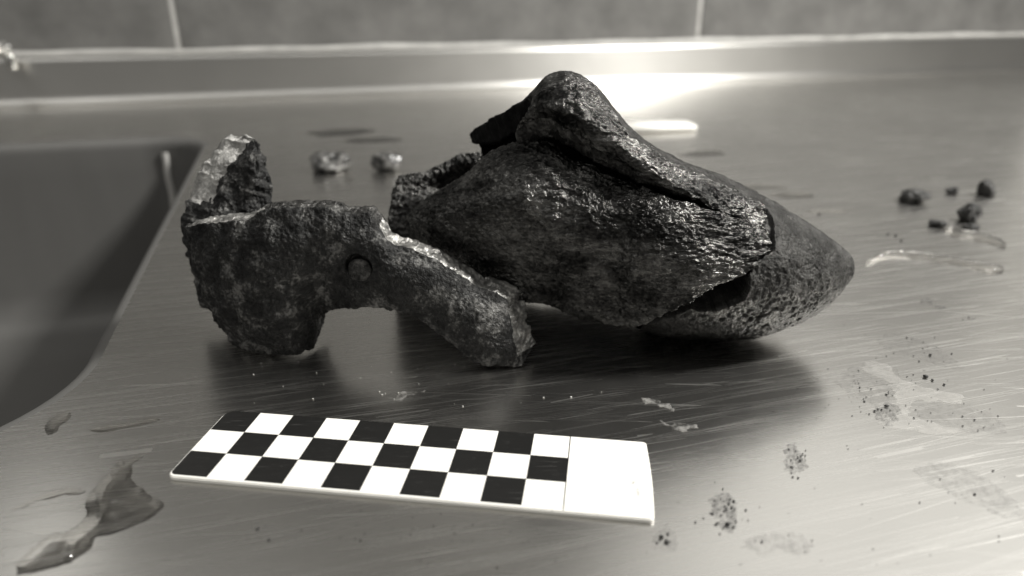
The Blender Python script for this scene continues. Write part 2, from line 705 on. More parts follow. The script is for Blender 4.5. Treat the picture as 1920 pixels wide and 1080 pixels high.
def print_quad(name, x0, x1, y0, y1, rnd=None):
    P = [(x0, y0), (x1, y0), (x1, y1), (x0, y1)]
    if rnd:
        cx, cy = rnd
        q = []
        for (x, y) in P:
            if (x, y) == (cx, cy):
                sx = 1 if cx < .05 else -1
                sy = 1 if cy < .01 else -1
                r = .0028 if cy > .01 else .0015
                ang = ((180, 270) if sy > 0 else (90, 180))
                arcp = [(x + sx * r + r * math.cos(R(a)), y + sy * r + r * math.sin(R(a))) for a in np.linspace(*ang, 6)]
                q += arcp
            else:
                q.append((x, y))
        P = q
    n = len(P)
    V = [(*(bar_xy(x, y) - org), zt - .00003) for x, y in P] + [(*(bar_xy(x, y) - org), zt + .00005) for x, y in P]
    F = [tuple(range(n, 2 * n))] + [(i, (i + 1) % n, n + (i + 1) % n, n + i) for i in range(n)]
    o = link(name, mesh_from(name, V, F), (M_BLACK,), bar, False)
    o.location = (0, 0, 0)


for c in range(10):
    for r in range(3):
        if (c + r) % 2 == 0:
            rnd = (0.0, 0.0) if (c, r) == (0, 0) else ((0.0, 0.03) if (c, r) == (0, 2) else None)
            y0 = r * .01
            print_quad('black_square', c * .01, c * .01 + .01, y0 if r else y0 + .0000, y0 + .01 if r < 2 else y0 + .0098, None if not rnd else (c * .01, 0.0 if r == 0 else y0 + .0098))
print_quad('divider_line', .09985, .1001, -.0004, .0298)

# faint marks of handling on the blank end
s = NT('grey_smudge')
n_ = s.noise(s.mapping((1, 1, 1)), 1500, 4, .6)
M_SMUDGE = s.set(Base_Color=g3(.3), Roughness=.6, Alpha=s.ramp(n_, [(.42, 0.), (.62, .5)]))
for k, (x, y, rx, ry) in enumerate(((.1163, .0125, .0009, .0013), (.1176, .0085, .0007, .0016), (.1128, .0150, .0003, .0003), (.1155, .0055, .0004, .0003), (.1105, .0210, .0002, .0002), (.0545, .0135, .0006, .0004), (.0330, .0130, .0012, .0010))):
    V = [(*(bar_xy(x + rx * math.cos(a) * (1 + .2 * math.sin(3 * a + k)), y + ry * math.sin(a)) - org), zt + .00004) for a in np.linspace(0, 2 * math.pi, 17)[:-1]]
    o = link('smudge', mesh_from('smudge', V, [tuple(range(16))]), (M_SMUDGE,), bar, False)
    o.location = (0, 0, 0)

# ------------------------------------------------------------------ the broken projectile
UPZ = np.array([0, 0, 1.])


def grid(px):
    return np.array([[at(*p) for p in row] for row in px])


nose = empty('iron_projectile_nose', tuple(gnd(1390, 628)))
tag(nose, 'dark iron ogive nose of a burst shell, split open, pointing right', 'shell nose')

# --- nose cap: a full body of revolution from the tip to the belly
cols = [(1597.5, 494, 507), (1596, 487, 513), (1590, 478, 527), (1576, 466.5, 545), (1556, 451, 568), (1537, 437, 583), (1500, 413.5, 604), (1461, 391, 619.5), (1423, 368, 629),
        (1385, 350, 635), (1340, 328, 637.5), (1305, 314, 637), (1267, 300, 635), (1230, 283, 628), (1195, 262, 617)]
rings = []
for u, vt, vb in cols:
    et, eb = [math.atan2(-ray(u, v)[2], ray(u, v)[1]) for v in (vt, vb)]
    mid, half = (et + eb) / 2, (eb - et) / 2
    y = 23.0 + (1400 - u) / 400 * 1.2
    y *= .01
    dist = y / math.cos(mid)
    rad = math.sin(half) * dist
    xc = (u - 960) / CAM_F * (np.array([0, y, -y * math.tan(mid)]) @ FW)
    rings.append((xc, y, CAM_H - y * math.tan(mid), rad))
rings.insert(0, (rings[0][0] + .0003, rings[0][1], rings[0][2], .0001))
RG = spline(np.array(rings), 240)
na = 420
th = np.linspace(0, 2 * math.pi, na, endpoint=False)
G = np.zeros((240, na, 3))
for i, (x, y, z, r) in enumerate(RG):
    G[i] = np.stack([np.full(na, x), y + max(r, 1e-4) * np.sin(th), z + max(r, 1e-4) * np.cos(th)], -1)
Cx = RG[:, None, :3]
Nrm = G - Cx
Nrm /= np.linalg.norm(Nrm, axis=-1, keepdims=True)
Gu, Gv = pix(G)
poly = [(1434, 393), (1449, 413), (1453, 440), (1450, 466), (1440, 480), (1412, 503), (1403, 520), (1402, 546), (1392, 561), (1366, 577), (1335, 583), (1310, 579), (1290, 577),
        (1260, 592), (1233, 601), (1200, 613), (1100, 640), (1100, 200), (1267, 320), (1340, 352), (1400, 378)]


def inside(px, py, poly):
    r = np.zeros(px.shape, bool)
    for (x1, y1), (x2, y2) in zip(poly, poly[1:] + poly[:1]):
        c = ((y1 > py) != (y2 > py)) & (px < (x2 - x1) * (py - y1) / (y2 - y1 + 1e-9) + x1)
        r ^= c
    return r


front = G[..., 1] < Cx[..., 1]
_cu, _cv, _cy = Gu[front], Gv[front], G[..., 1][front] * 100


def cap_y(u, v):
    """how far in front of the lens (cm) the whole nose would lie along that line of sight"""
    d2 = (_cu - u) ** 2 + (_cv - v) ** 2
    k = np.argsort(d2)[:6]
    w = 1 / (d2[k] + 1)
    return float((_cy[k] * w).sum() / w.sum())


def settle(L, u0=1190, u1=1452, p0=-.14, p1=.10):
    """let the broken skin lie close on the nose towards the tip"""
    out = []
    for u, v, y in L:
        if u > u0:
            t = (u - u0) / (u1 - u0)
            b = min(1, (u - u0) / 90)
            y = y * (1 - b) + b * (cap_y(u, v) + p0 + (p1 - p0) * t ** 3)
        out.append((u, v, y))
    return out


ins = inside(Gu + fbm(G, 500, 3, 2.) * 5, Gv + fbm(G, 500, 3, 5.) * 5, poly) & front
d = (fbm(G, 330, 4, 1.) * .0005 + ridged(G, 800, 3, 2.) * .00022 + fbm(G, 1000, 2, 3.) * .0003 + fbm(G, 90, 2, 4.) * .0007)
# pitted lower half
pit = np.clip(fbm(G, 520, 2, 8.) - .12, 0, 1)
d = d - pit * .0020 * np.clip((Cx[..., 2] - G[..., 2]) / .012, 0, 1)
tipfade = np.clip((np.arange(240)[:, None]) / 18, 0, 1)
d = d * tipfade
hole = [(1300, 570), (1330, 540), (1366, 521), (1402, 508), (1404, 530), (1402, 546), (1392, 561), (1366, 577), (1335, 583), (1312, 580)]
hol = inside(Gu + fbm(G, 500, 3, 2.) * 4, Gv + fbm(G, 500, 3, 5.) * 4, hole) & front
d = np.where(ins, d - .0013 - .006 * np.clip((1425 - Gu) / 120, 0, 1), d)
d = np.where(hol, d - np.minimum(.012, .45 * np.linalg.norm(G - Cx, axis=-1)), d)
G = G + Nrm * d[..., None]
G[..., 2] = np.maximum(G[..., 2], .0004)
V = G.reshape(-1, 3)
idx = np.arange(240 * na).reshape(240, na)
idw = np.concatenate([idx, idx[:, :1]], 1)
q = np.stack([idw[:-1, :-1], idw[:-1, 1:], idw[1:, 1:], idw[1:, :-1]], -1).reshape(-1, 4)
tipf = [tuple(idx[0, ::-1])]
me = mesh_from('nose_cap', V, [tuple(x) for x in q] + tipf)
bmm = bmesh.new(); bmm.from_mesh(me); bmesh.ops.recalc_face_normals(bmm, faces=bmm.faces[:]); bmm.to_mesh(me); bmm.free()
link('nose_cap', me, (M_CAP,), nose)

# --- front flap
top = [(752, 414, 24.6), (804, 369, 24.1), (846, 339, 23.9), (887, 310, 23.7), (947, 268, 23.5), (976, 259, 23.4), (1005, 261, 23.2), (1036, 271, 23.0), (1074, 295, 22.8), (1119, 313, 22.5), (1154, 330, 22.3),
       (1196, 347, 22.0), (1244, 365, 21.75), (1313, 386, 21.4), (1373, 406, 21.1), (1420, 422, 20.95), (1446, 438, 20.95)]
bot = [(770, 447, 24.4), (830, 480, 23.2), (865, 500, 22.7), (900, 520, 22.4), (960, 562, 22.1), (985, 566, 22.0), (1010, 570, 21.95), (1040, 579, 21.9), (1070, 592, 21.75), (1110, 604, 21.6), (1150, 611, 21.4),
       (1195, 614, 20.9), (1240, 598, 20.7), (1310, 558, 20.5), (1366, 524, 20.45), (1410, 508, 20.5), (1444, 478, 20.75)]
bul = [0, .75, 1.05, 1.25, 1.4, 1.4, 1.35, 1.3, 1.2, 1.1, 1.0, .9, .75, .5, .3, .18, .02]
rows = []
for t, w in ((0, 0), (.12, .60), (.28, .97), (.42, 1.02), (.62, .72), (.82, .30), (1, 0)):
    rows.append([(a[0] + (b[0] - a[0]) * t, a[1] + (b[1] - a[1]) * t, a[2] + (b[2] - a[2]) * t - k * w) for a, b, k in zip(top, bot, bul)])
rows = [settle(r) for r in rows]
FG = surf(grid(rows), 240, 560)
FT = np.zeros_like(FG)
tt = np.linspace(0, 1, 560)[None, :]
ss = np.linspace(0, 1, 240)[:, None]
th_ = (.0085 * (1 - .55 * tt ** 2)) * np.ones_like(ss)
FT[..., 1] = th_ * (.9)
FT[..., 2] = th_ * (-.5 * (1 - ss) + .75 * ss)


def bark(amp=1.0, seed=0.):
    def f(G):
        st = G * np.array([.55, 1, 1])
        a = ridged(st, 380, 3, seed)
        b = fbm(st, 900, 3, seed + 2)
        c = fbm(G, 110, 3, seed + 5)
        m = .55 + .45 * fbm(G, 60, 2, seed + 7)
        return amp * (a * .0007 * m + b * .0007 + fbm(G, 1900, 2, seed + 9) * .00022 + c * .0009)
    return f


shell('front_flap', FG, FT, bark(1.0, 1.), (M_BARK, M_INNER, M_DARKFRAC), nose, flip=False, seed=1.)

# --- upper petal, over the ridge and down the far side
def dn(p, dy, z):
    P = at(*p)
    return P + np.array([0, dy * .01, 0]) * 1 + np.array([0, 0, z * .01 - P[2]]) if z is not None else P


E1 = [(961, 247, 23.2), (975, 236, 22.9), (996, 225, 22.7), (1022, 223, 22.5), (1050, 236, 22.35), (1095, 266, 22.1), (1142, 297, 21.9), (1190, 324, 21.65), (1244, 349, 21.4), (1313, 381, 21.05), (1366, 400, 20.8), (1408, 416, 20.75), (1437, 424, 20.8)]
S1 = [(980, 226, 22.9), (988, 214, 22.7), (1006, 203, 22.5), (1030, 197, 22.25), (1060, 205, 22.1), (1106, 233, 21.9), (1150, 266, 21.75), (1195, 298, 21.6), (1248, 330, 21.45), (1318, 361, 21.3), (1370, 382, 21.15), (1412, 400, 21.05), (1440, 412, 21.0)]
S2 = [(996, 202, 22.9), (1002, 192, 22.75), (1016, 174, 22.7), (1036, 166, 22.7), (1066, 168, 22.6), (1112, 195, 22.4), (1154, 235, 22.2), (1199, 275, 22.1), (1252, 312, 22.0), (1318, 341, 21.9), (1370, 364, 21.75), (1414, 385, 21.55), (1442, 400, 21.4)]
S3 = [(994, 183, 23.6), (1004, 168, 23.6), (1022, 148, 23.7), (1044, 136, 23.8), (1070, 135, 23.7), (1112, 157, 23.5), (1154, 208, 23.3), (1199, 255, 23.2), (1250, 294, 23.1), (1312, 316, 22.9), (1368, 342, 22.7), (1414, 365, 22.5), (1442, 383, 22.4)]
S4 = [(948, 206, 24.6), (965, 205, 24.8), (990, 195, 25.0), (1020, 180, 25.1), (1060, 170, 25.1), (1108, 185, 24.9), (1154, 225, 24.6), (1199, 268, 24.4), (1250, 304, 24.2), (1312, 330, 24.0), (1368, 356, 23.6), (1414, 376, 23.2), (1442, 390, 22.9)]
S5 = [(893, 239, 25.8), (920, 238, 26.0), (960, 235, 26.1), (1005, 230, 26.2), (1055, 228, 26.1), (1105, 235, 25.9), (1152, 262, 25.6), (1198, 295, 25.4), (1250, 325, 25.1), (1312, 350, 24.8), (1368, 370, 24.2), (1414, 385, 23.6), (1442, 397, 23.2)]
P6 = []
E1, S1, S2 = [settle(r, 1240, 1448, -.16, .08) for r in (E1, S1, S2)]
rows3 = [[at(*p) for p in r] for r in (E1, S1, S2, S3, S4, S5)]
r6 = []
for k, p in enumerate(rows3[-1]):
    q = p.copy()
    if k == 0:
        q = at(893, 257, 26.1)
    elif k == 1:
        q = at(925, 300, 26.4)
    elif k == 2:
        q = at(968, 340, 26.6)
    else:
        q[1] += .004
        q[2] = max(.012, p[2] - .035)
    r6.append(q)
rows3.append(r6)
r7 = []
for k, p in enumerate(r6):
    q = p.copy()
    if k == 0:
        q = at(903, 266, 26.2)
    elif k == 1:
        q = at(938, 420, 26.5); q[2] = .004
    elif k == 2:
        q = at(978, 460, 26.4); q[2] = .004
    else:
        q[1] -= .003
        q[2] = .004
    r7.append(q)
rows3.append(r7)
PG = surf(np.array(rows3), 360, 400)
PN = normals(PG)
# smooth inward direction: towards the shell's inside
ctr = np.stack([PG[..., 0] + .01, np.full(PG.shape[:2], .247), np.full(PG.shape[:2], .036)], -1)
Tn = ctr - PG
Tn /= np.linalg.norm(Tn, axis=-1, keepdims=True)
tt = np.linspace(0, 1, 400)[None, :, None]
ss = np.linspace(0, 1, 360)[:, None, None]
farf = np.clip((ss - .4) / .2, 0, 1)
PT = Tn * (.0085 * (1 - .75 * tt ** 1.5)) * (1 - .72 * farf)


def petal_disp(G):
    st = G * np.array([.55, 1, 1])
    w = np.clip(1.15 - np.linspace(0, 1, G.shape[0])[:, None] / .33, .25, 1)
    return w * (ridged(st, 380, 3, 3.) * .0007 + fbm(st, 900, 3, 4.) * .0006) + fbm(G, 110, 3, 6.) * .0007 * w


flipP = bool(PN[120, 200] @ (PG[120, 200] - ctr[120, 200]) < 0)
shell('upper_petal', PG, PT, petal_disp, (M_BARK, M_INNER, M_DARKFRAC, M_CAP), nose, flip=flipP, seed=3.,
      out_mat=lambda G: np.where(np.linspace(0, 1, G.shape[0])[:, None] + .10 * fbm(G, 140, 4, 21.) > .16, 3, 0),
      rim_mat=lambda P: np.where((P[:, 0] < at(1000, 200, 24)[0]) & (P[:, 1] > .2385), 1, 2))

# --- broken far wall seen left of the flap
qt = [(740, 345, 26.4), (745, 334, 26.5), (766, 327, 26.6), (799, 323, 26.8), (822, 310, 27.0), (858, 292, 27.2), (887, 287, 27.3), (925, 284, 27.3)]
qb = [(728, 410, 25.6), (735, 412, 25.6), (755, 414, 25.6), (800, 414, 25.6), (830, 414, 25.7), (870, 414, 25.8), (900, 414, 25.9), (940, 414, 26)]
rows = []
for t, w in ((0, 0), (.12, .05), (.28, .6), (.45, .75), (.65, .3), (.85, 0), (1, 0)):
    hol = [0, 0, .05, .45, .9, 1.0, .9, .5]
    rows.append([(a[0] + (b[0] - a[0]) * t, a[1] + (b[1] - a[1]) * t, a[2] + (b[2] - a[2]) * t + k * w) for a, b, k in zip(qt, qb, hol)])
low = [tuple(x) for x in rows[-1]]
QG0 = grid(rows)
last = QG0[-1].copy(); last[:, 2] = .004; last[:, 1] += .004
QG0 = np.concatenate([QG0, last[None]])
QG = surf(QG0, 150, 140)
QT = np.zeros_like(QG)
QT[..., 1] = .008
QT[..., 2] = -.002


def lumpy(G):
    return np.abs(fbm(G, 420, 3, 9.)) * .0022 + ridged(G, 700, 2, 5.) * .0004


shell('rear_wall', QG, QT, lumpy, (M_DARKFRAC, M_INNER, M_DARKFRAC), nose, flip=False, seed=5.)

# ------------------------------------------------------------------ base fragment
frag = empty('iron_shell_fragment', tuple(gnd(720, 640)))
tag(frag, 'corroded arched iron plate fragment with a round plug, standing left of the nose', 'shell fragment')
fr = [
    [(342, 429), (356, 480), (369, 535), (394, 592), (440, 646)],
    [(368, 421), (380, 475), (395, 535), (418, 598), (460, 658)],
    [(400, 417), (410, 470), (424, 535), (446, 602), (486, 666)],
    [(452, 412), (460, 465), (472, 530), (494, 597), (530, 671)],
    [(490, 398), (497, 452), (508, 520), (524, 592), (556, 667)],
    [(512, 392), (520, 445), (532, 512), (546, 582), (574, 659)],
    [(545, 388), (552, 440), (562, 505), (574, 567), (591, 640)],
    [(590, 389), (594, 435), (598, 488), (600, 540), (601, 598)],
    [(620, 392), (622, 436), (623, 486), (622, 532), (618, 584)],
    [(655, 397), (655, 440), (654, 486), (653, 532), (651, 579)],
    [(696, 407), (696, 446), (695, 490), (694, 534), (695, 577)],
    [(716, 430), (715, 462), (714, 500), (715, 540), (718, 580)],
    [(742, 457), (740, 487), (739, 518), (740, 552), (744, 585)],
    [(783, 468), (781, 501), (780, 532), (779, 566), (780, 599)],
    [(843, 498), (838, 532), (834, 566), (831, 600), (830, 632)],
    [(895, 535), (888, 566), (880, 600), (871, 632), (862, 660)],
    [(930, 549), (924, 585), (917, 620), (907, 655), (897, 684)],
    [(948, 558), (949, 590), (949, 625), (948, 660), (940, 690)],
    [(956, 564), (961, 595), (965, 635), (975, 664), (980, 687)],
]
dt = [22.6, 22.2, 21.9, 21.6, 21.45, 21.4, 21.35, 21.3, 21.25, 21.2, 21.15, 21.1, 21.05, 21.0, 20.9, 20.85, 20.8, 20.85, 21.0]
db = [22.0, 21.6, 21.3, 21.1, 21.1, 21.4, 22.0, 22.2, 21.7, 21.3, 21.05, 20.95, 20.85, 20.75, 20.6, 20.5, 20.35, 20.35, 20.45]
dm = [22.1, 21.6, 21.2, 20.85, 20.75, 20.8, 20.9, 20.95, 20.9, 20.8, 20.7, 20.65, 20.6, 20.55, 20.45, 20.35, 20.3, 20.4, 20.6]
ctrl = []
for r in range(5):
    row = []
    for c, col in enumerate(fr):
        t = r / 4
        y = dt[c] * (1 - t) + db[c] * t - (4 * t * (1 - t)) * ((dt[c] + db[c]) / 2 - dm[c])
        row.append(at(col[r][0], col[r][1], y))
    ctrl.append(row)
SG = surf(np.array(ctrl), 180, 420)
SG[..., 2] = np.maximum(SG[..., 2], .0006)
ST = np.zeros_like(SG)
tt = np.linspace(0, 1, 420)[None, :]
ss = np.linspace(0, 1, 180)[:, None]
thk = (.0095 + .001 * np.sin(tt * 9)) * np.ones_like(ss)
ST[..., 0] = thk * (.05 + .42 * np.clip((tt - .8) / .2, 0, 1) ** 1.5)
ST[..., 1] = thk
ST[..., 2] = -.0005 * (1 - ss) + .0035 * ss * np.ones_like(tt)
hc = at(671, 502, 20.72)


def rusty(G):
    a = fbm(G, 200, 4, 11.) * .0017
    b = np.abs(fbm(G, 520, 3, 12.)) * -.0008
    w = np.clip(1.2 - np.linspace(0, 1, G.shape[1])[None, :] * 1.3, .25, 1)
    pl = np.linalg.norm((G - hc)[..., [0, 2]], axis=-1) / .0041
    d = (a + b) * w + fbm(G, 1200, 2, 13.) * .0002
    k = np.clip((1.08 - pl) / .12, 0, 1)
    # the plug sits askew in its hole: deep on the left, near flush on the right
    lean = np.clip(.5 - (G - hc)[..., 0] / .0082, .12, 1)
    return d * (1 - k * .7) - k * .0026


shell('arched_plate', SG, ST, rusty, (M_RUST, M_INNER, M_FRAC_LIT, M_DARKFRAC), frag, flip=False, rim=12, jag=.0011, rimdisp=.0012, seed=7.,
      rim_mat=lambda P: np.where(((P[:, 0] > at(706, 400, 21)[0]) | (P[:, 0] < at(500, 400, 22)[0])) & (P[:, 2] > .004), 2, 3))  # left rim takes the bright fracture colour to paint its lit edge

# the round plug, sitting a little low and to the right in its hole
bm = bmesh.new()
bmesh.ops.create_cone(bm, cap_ends=True, segments=40, radius1=.0037, radius2=.0036, depth=.004)
bmesh.ops.bevel(bm, geom=bm.edges[:], offset=.0002, segments=2, affect='EDGES')
bmesh.ops.triangulate(bm, faces=bm.faces[:])
bmesh.ops.subdivide_edges(bm, edges=bm.edges[:], cuts=3)
for w in bm.verts:
    P = np.array([w.co[:]])
    w.co.z += float(fbm(P, 500, 3, 4.)[0]) * .0006
me = bpy.data.meshes.new('plug')
bm.to_mesh(me); bm.free()
M_PLUG = iron('plug_iron', .006, .11, .35, .6, .5, 900, .9, 300)
o = link('plug', me, (M_PLUG,), frag)
o.rotation_euler = (R(86), 0, R(10))
o.location = Vector(at(675, 504, 20.72 + .20)) - frag.location

# torn lip standing behind the plate's left end
lip = [
    [(470, 263, 25.0), (482, 264, 24.9), (489, 272, 24.8), (494, 285, 24.75)],
    [(440, 300, 24.6), (462, 296, 24.4), (486, 296, 24.3), (502, 304, 24.4)],
    [(415, 340, 24.3), (445, 340, 24.0), (480, 340, 23.9), (507, 345, 24.1)],
    [(399, 374, 24.0), (435, 380, 23.7), (475, 384, 23.7), (505, 385, 23.9)],
    [(385, 420, 23.4), (430, 425, 23.2), (470, 430, 23.3), (500, 430, 23.5)],
    [(400, 520, 23.2), (440, 530, 23.0), (480, 540, 23.0), (510, 540, 23.2)],
    [(420, 590, 23.2), (460, 600, 23.1), (490, 605, 23.1), (520, 605, 23.3)],
]
LG = surf(grid(lip), 150, 90)
LG[..., 2] = np.maximum(LG[..., 2], .001)
LT = np.zeros_like(LG)
LT[..., 0] = -.0098
LT[..., 1] = .0045
LT[..., 2] = .0004


def crust(G):
    return fbm(G, 260, 4, 15.) * .0018 + np.abs(fbm(G, 700, 2, 16.)) * .0006


shell('torn_lip', LG, LT, crust, (M_RUST, M_RUST, M_PALE), frag, flip=False, rim=14, jag=.0013, rimdisp=.0012, seed=9.,
      in_mat=lambda P: np.where(P[:, 2] + .0025 * fbm(P, 300, 3, 2.) > at(380, 372, 24.4)[2], 2, 0),
      rim_mat=lambda P: np.where((P[:, 0] < at(480, 300, 24.7)[0]) & (P[:, 2] + .0025 * fbm(P, 300, 3, 2.) > at(380, 372, 24.4)[2]), 2, 0))
# web joining plate and lip
wt = [[at(u, v, y) for u, v, y in r] for r in ([(352, 432, 23.4), (400, 425, 22.6), (450, 420, 22.4), (500, 405, 22.3)],
                                              [(378, 415, 23.9), (410, 408, 23.5), (450, 405, 23.3), (500, 398, 23.2)],
                                              [(385, 400, 24.4), (420, 398, 24.2), (460, 398, 24.0), (505, 392, 23.9)])]
WG = surf(np.array(wt), 60, 90)
WT = np.zeros_like(WG)
WT[..., 2] = -.006
shell('bridge_web', WG, WT, crust, (M_DARKFRAC, M_INNER, M_DARKFRAC), frag, flip=False, seed=10.)

# ------------------------------------------------------------------ water on the counter
def blob_sheet(name, pts, h, mat, edge=.0012, z0=.0002, bumps=0., seed=0., n=None, crest=None):
    """thin closed lens over an outline given in pixels on the counter: rounded edge, low dome"""
    P = np.array([gnd(u, v)[:2] for u, v in pts])
    k = n or max(60, len(P) * 6)
    Q = spline(np.concatenate([P, P[:1]])[:, None, :], k + 1)[:-1, 0, :]
    Q3 = np.concatenate([Q, np.zeros((k, 1))], 1)
    Q = Q + (vfbm(Q3, 420, 3, seed)[:, :2]) * bumps
    lo, hi = Q.min(0), Q.max(0)
    step = max(.00035, math.sqrt((hi - lo).prod()) / 110)
    gx, gy = np.meshgrid(np.arange(lo[0], hi[0], step), np.arange(lo[1], hi[1], step))
    gp = np.stack([gx.ravel(), gy.ravel()], -1) + _rs.uniform(-.25, .25, (gx.size, 2)) * step
    dd = np.sqrt(((gp[:, None] - Q[None]) ** 2).sum(-1)).min(1)
    gp = gp[inside(gp[:, 0], gp[:, 1], [tuple(q) for q in Q]) & (dd > step * .45)]
    # extra rings close to the outline for the rounded edge
    allp = [Vector(q) for q in Q] + [Vector(q) for q in gp]
    vo, _, fo, *_ = delaunay_2d_cdt(allp, [(a, (a + 1) % k) for a in range(k)], [list(range(k))], 1, 1e-7)
    bm = bmesh.new()
    bv_ = [bm.verts.new((v.x, v.y, 0)) for v in vo]
    for f in fo:
        try:
            bm.faces.new([bv_[a] for a in f])
        except ValueError:
            pass
    V = np.array([v.co[:] for v in bm.verts])
    d = np.sqrt(((V[:, None, :2] - Q[None]) ** 2).sum(-1)).min(1)
    t = np.clip(d / edge, 0, 1)
    z = h * (1 - (1 - t) ** 2)
    z = z * (1 + .25 * fbm(V, 200, 2, seed + 1))
    if crest:
        K = spline(np.array([gnd(a, b)[:2] for a, b in crest])[:, None, :], 120)[:, 0, :]
        dc = np.sqrt(((V[:, None, :2] - K[None]) ** 2).sum(-1)).min(1)
        z = z + t * .0010 * np.exp(-(dc / .0009) ** 2)
    for v, zz in zip(bm.verts, z):
        v.co.z = zz + z0
    bm.normal_update()
    for f in bm.faces:
        if f.normal.z < 0:
            f.normal_flip()
    me = bpy.data.meshes.new(name)
    c = np.append(Q.mean(0), 0)
    for v in bm.verts:
        v.co -= Vector(c)
    bm.to_mesh(me)
    bm.free()
    o = link(name, me, (mat,))
    o.location = c
    return o


def oval(cx, cy, rx, ry, n=14, rot=0., wob=.12, sd=0):
    rn = random.Random(sd)
    out = []
    for k in range(n):
        a = 2 * math.pi * k / n
        w = 1 + rn.uniform(-wob, wob)
        x, y = rx * w * math.cos(a), ry * w * math.sin(a)
        out.append((cx + x * math.cos(rot) - y * math.sin(rot), cy + x * math.sin(rot) + y * math.cos(rot)))
    return out


G_W = 'water on the counter'
puddles = [
    ('water_puddle', [(28, 1078), (31, 1060), (59, 1031), (94, 1004), (134, 995), (152, 978), (162, 962), (158, 941), (169, 926), (184, 908), (200, 893), (214, 876), (227, 860), (236, 862), (255, 854), (275, 849), (262, 862), (250, 869),
                      (248, 882), (246, 896), (262, 912), (284, 930), (307, 946), (296, 960), (281, 971), (253, 984), (212, 999), (178, 1008), (172, 1022), (159, 1037), (131, 1053), (78, 1069)], .0010, .0016, .0005, 'branching water puddle near the front left, left of the scale bar'),
    ('water_streak', [(18, 957), (40, 946), (65, 934), (90, 924), (115, 917), (140, 916), (160, 921), (150, 926), (120, 927), (95, 935), (70, 939), (45, 950)], .0008, .0010, .0004, 'thin arm of water reaching left from the branching puddle'),
    ('water_drop', [(84, 808), (86, 795), (98, 782), (112, 774), (128, 771), (134, 776), (126, 788), (112, 798), (104, 810), (92, 815)], .0012, .0018, .0001, 'elongated water drop beside the sink edge at the front left'),
    ('water_streak', [(165, 806), (185, 798), (205, 795), (240, 792), (290, 782), (300, 786), (260, 798), (225, 804), (195, 810)], .0005, .001, .0003, 'thin water smear left of the scale bar corner'),
    ('water_ridge', [(1622, 497), (1636, 484), (1660, 476), (1700, 475), (1750, 480), (1800, 489), (1840, 496), (1880, 505), (1880, 511), (1860, 512), (1830, 504), (1780, 494), (1740, 488), (1690, 483), (1655, 485), (1640, 492)], .003, .0016, .0003, 'long curved ridge of water right of the nose tip'),
    ('water_ridge', [(1772, 433), (1784, 428), (1800, 434), (1830, 437), (1862, 447), (1884, 458), (1882, 466), (1870, 462), (1845, 454), (1815, 448), (1795, 445)], .0028, .0016, .0003, 'short curved ridge of water below the small crumbs at right'),
    ('water_streak', oval(1318, 287, 44, 6, 14, -.03, .15, 1), .0010, .003, .0004, 'flat water streak just right of the petal behind the nose'),
    ('water_streak', oval(1424, 350, 48, 6, 14, .03, .15, 2), .0010, .003, .0004, 'flat water streak above the nose ridge, right of the first one'),
    ('water_streak', oval(1484, 366, 46, 6, 14, .02, .2, 3), .0010, .003, .0004, 'flat water streak farthest right above the nose ridge'),
    ('water_streak', oval(1560, 396, 40, 4, 14, .0, .2, 4), .0010, .002, .0004, 'narrow water streak above the nose tip'),
    ('water_streak', oval(640, 247, 62, 6, 14, -.06, .2, 5), .0012, .004, .0006, 'flat water streak on the far counter behind the shiny lumps'),
    ('water_streak', oval(700, 262, 52, 5, 14, -.03, .2, 6), .0012, .004, .0006, 'flat water streak on the far counter above the smaller shiny lump'),
]
for nm, pts, h, ed, bu, lab in puddles:
    o = blob_sheet(nm, pts, h * (.55 if pts[0][1] < 700 else .7), M_WATER, ed * 1.2, bumps=bu, seed=len(lab),
                   crest=[(227, 862), (205, 890), (190, 912), (185, 930), (188, 952), (180, 972), (160, 990), (138, 1006), (131, 1025), (130, 1050)] if nm == 'water_puddle' else None)
    tag(o, lab, 'water', G_W)

# ------------------------------------------------------------------ residue, painted wet sheen, specks and crumbs
def residue(name, val, a0, a1, lo, hi, scale):
    s = NT(name)
    n = s.noise(s.mapping((1, 1, 1)), scale, 5, .65)
    al = s.ramp(n, [(lo, a0), (hi, a1)])
    return s.set(Base_Color=g3(val), Roughness=.7, Alpha=al)


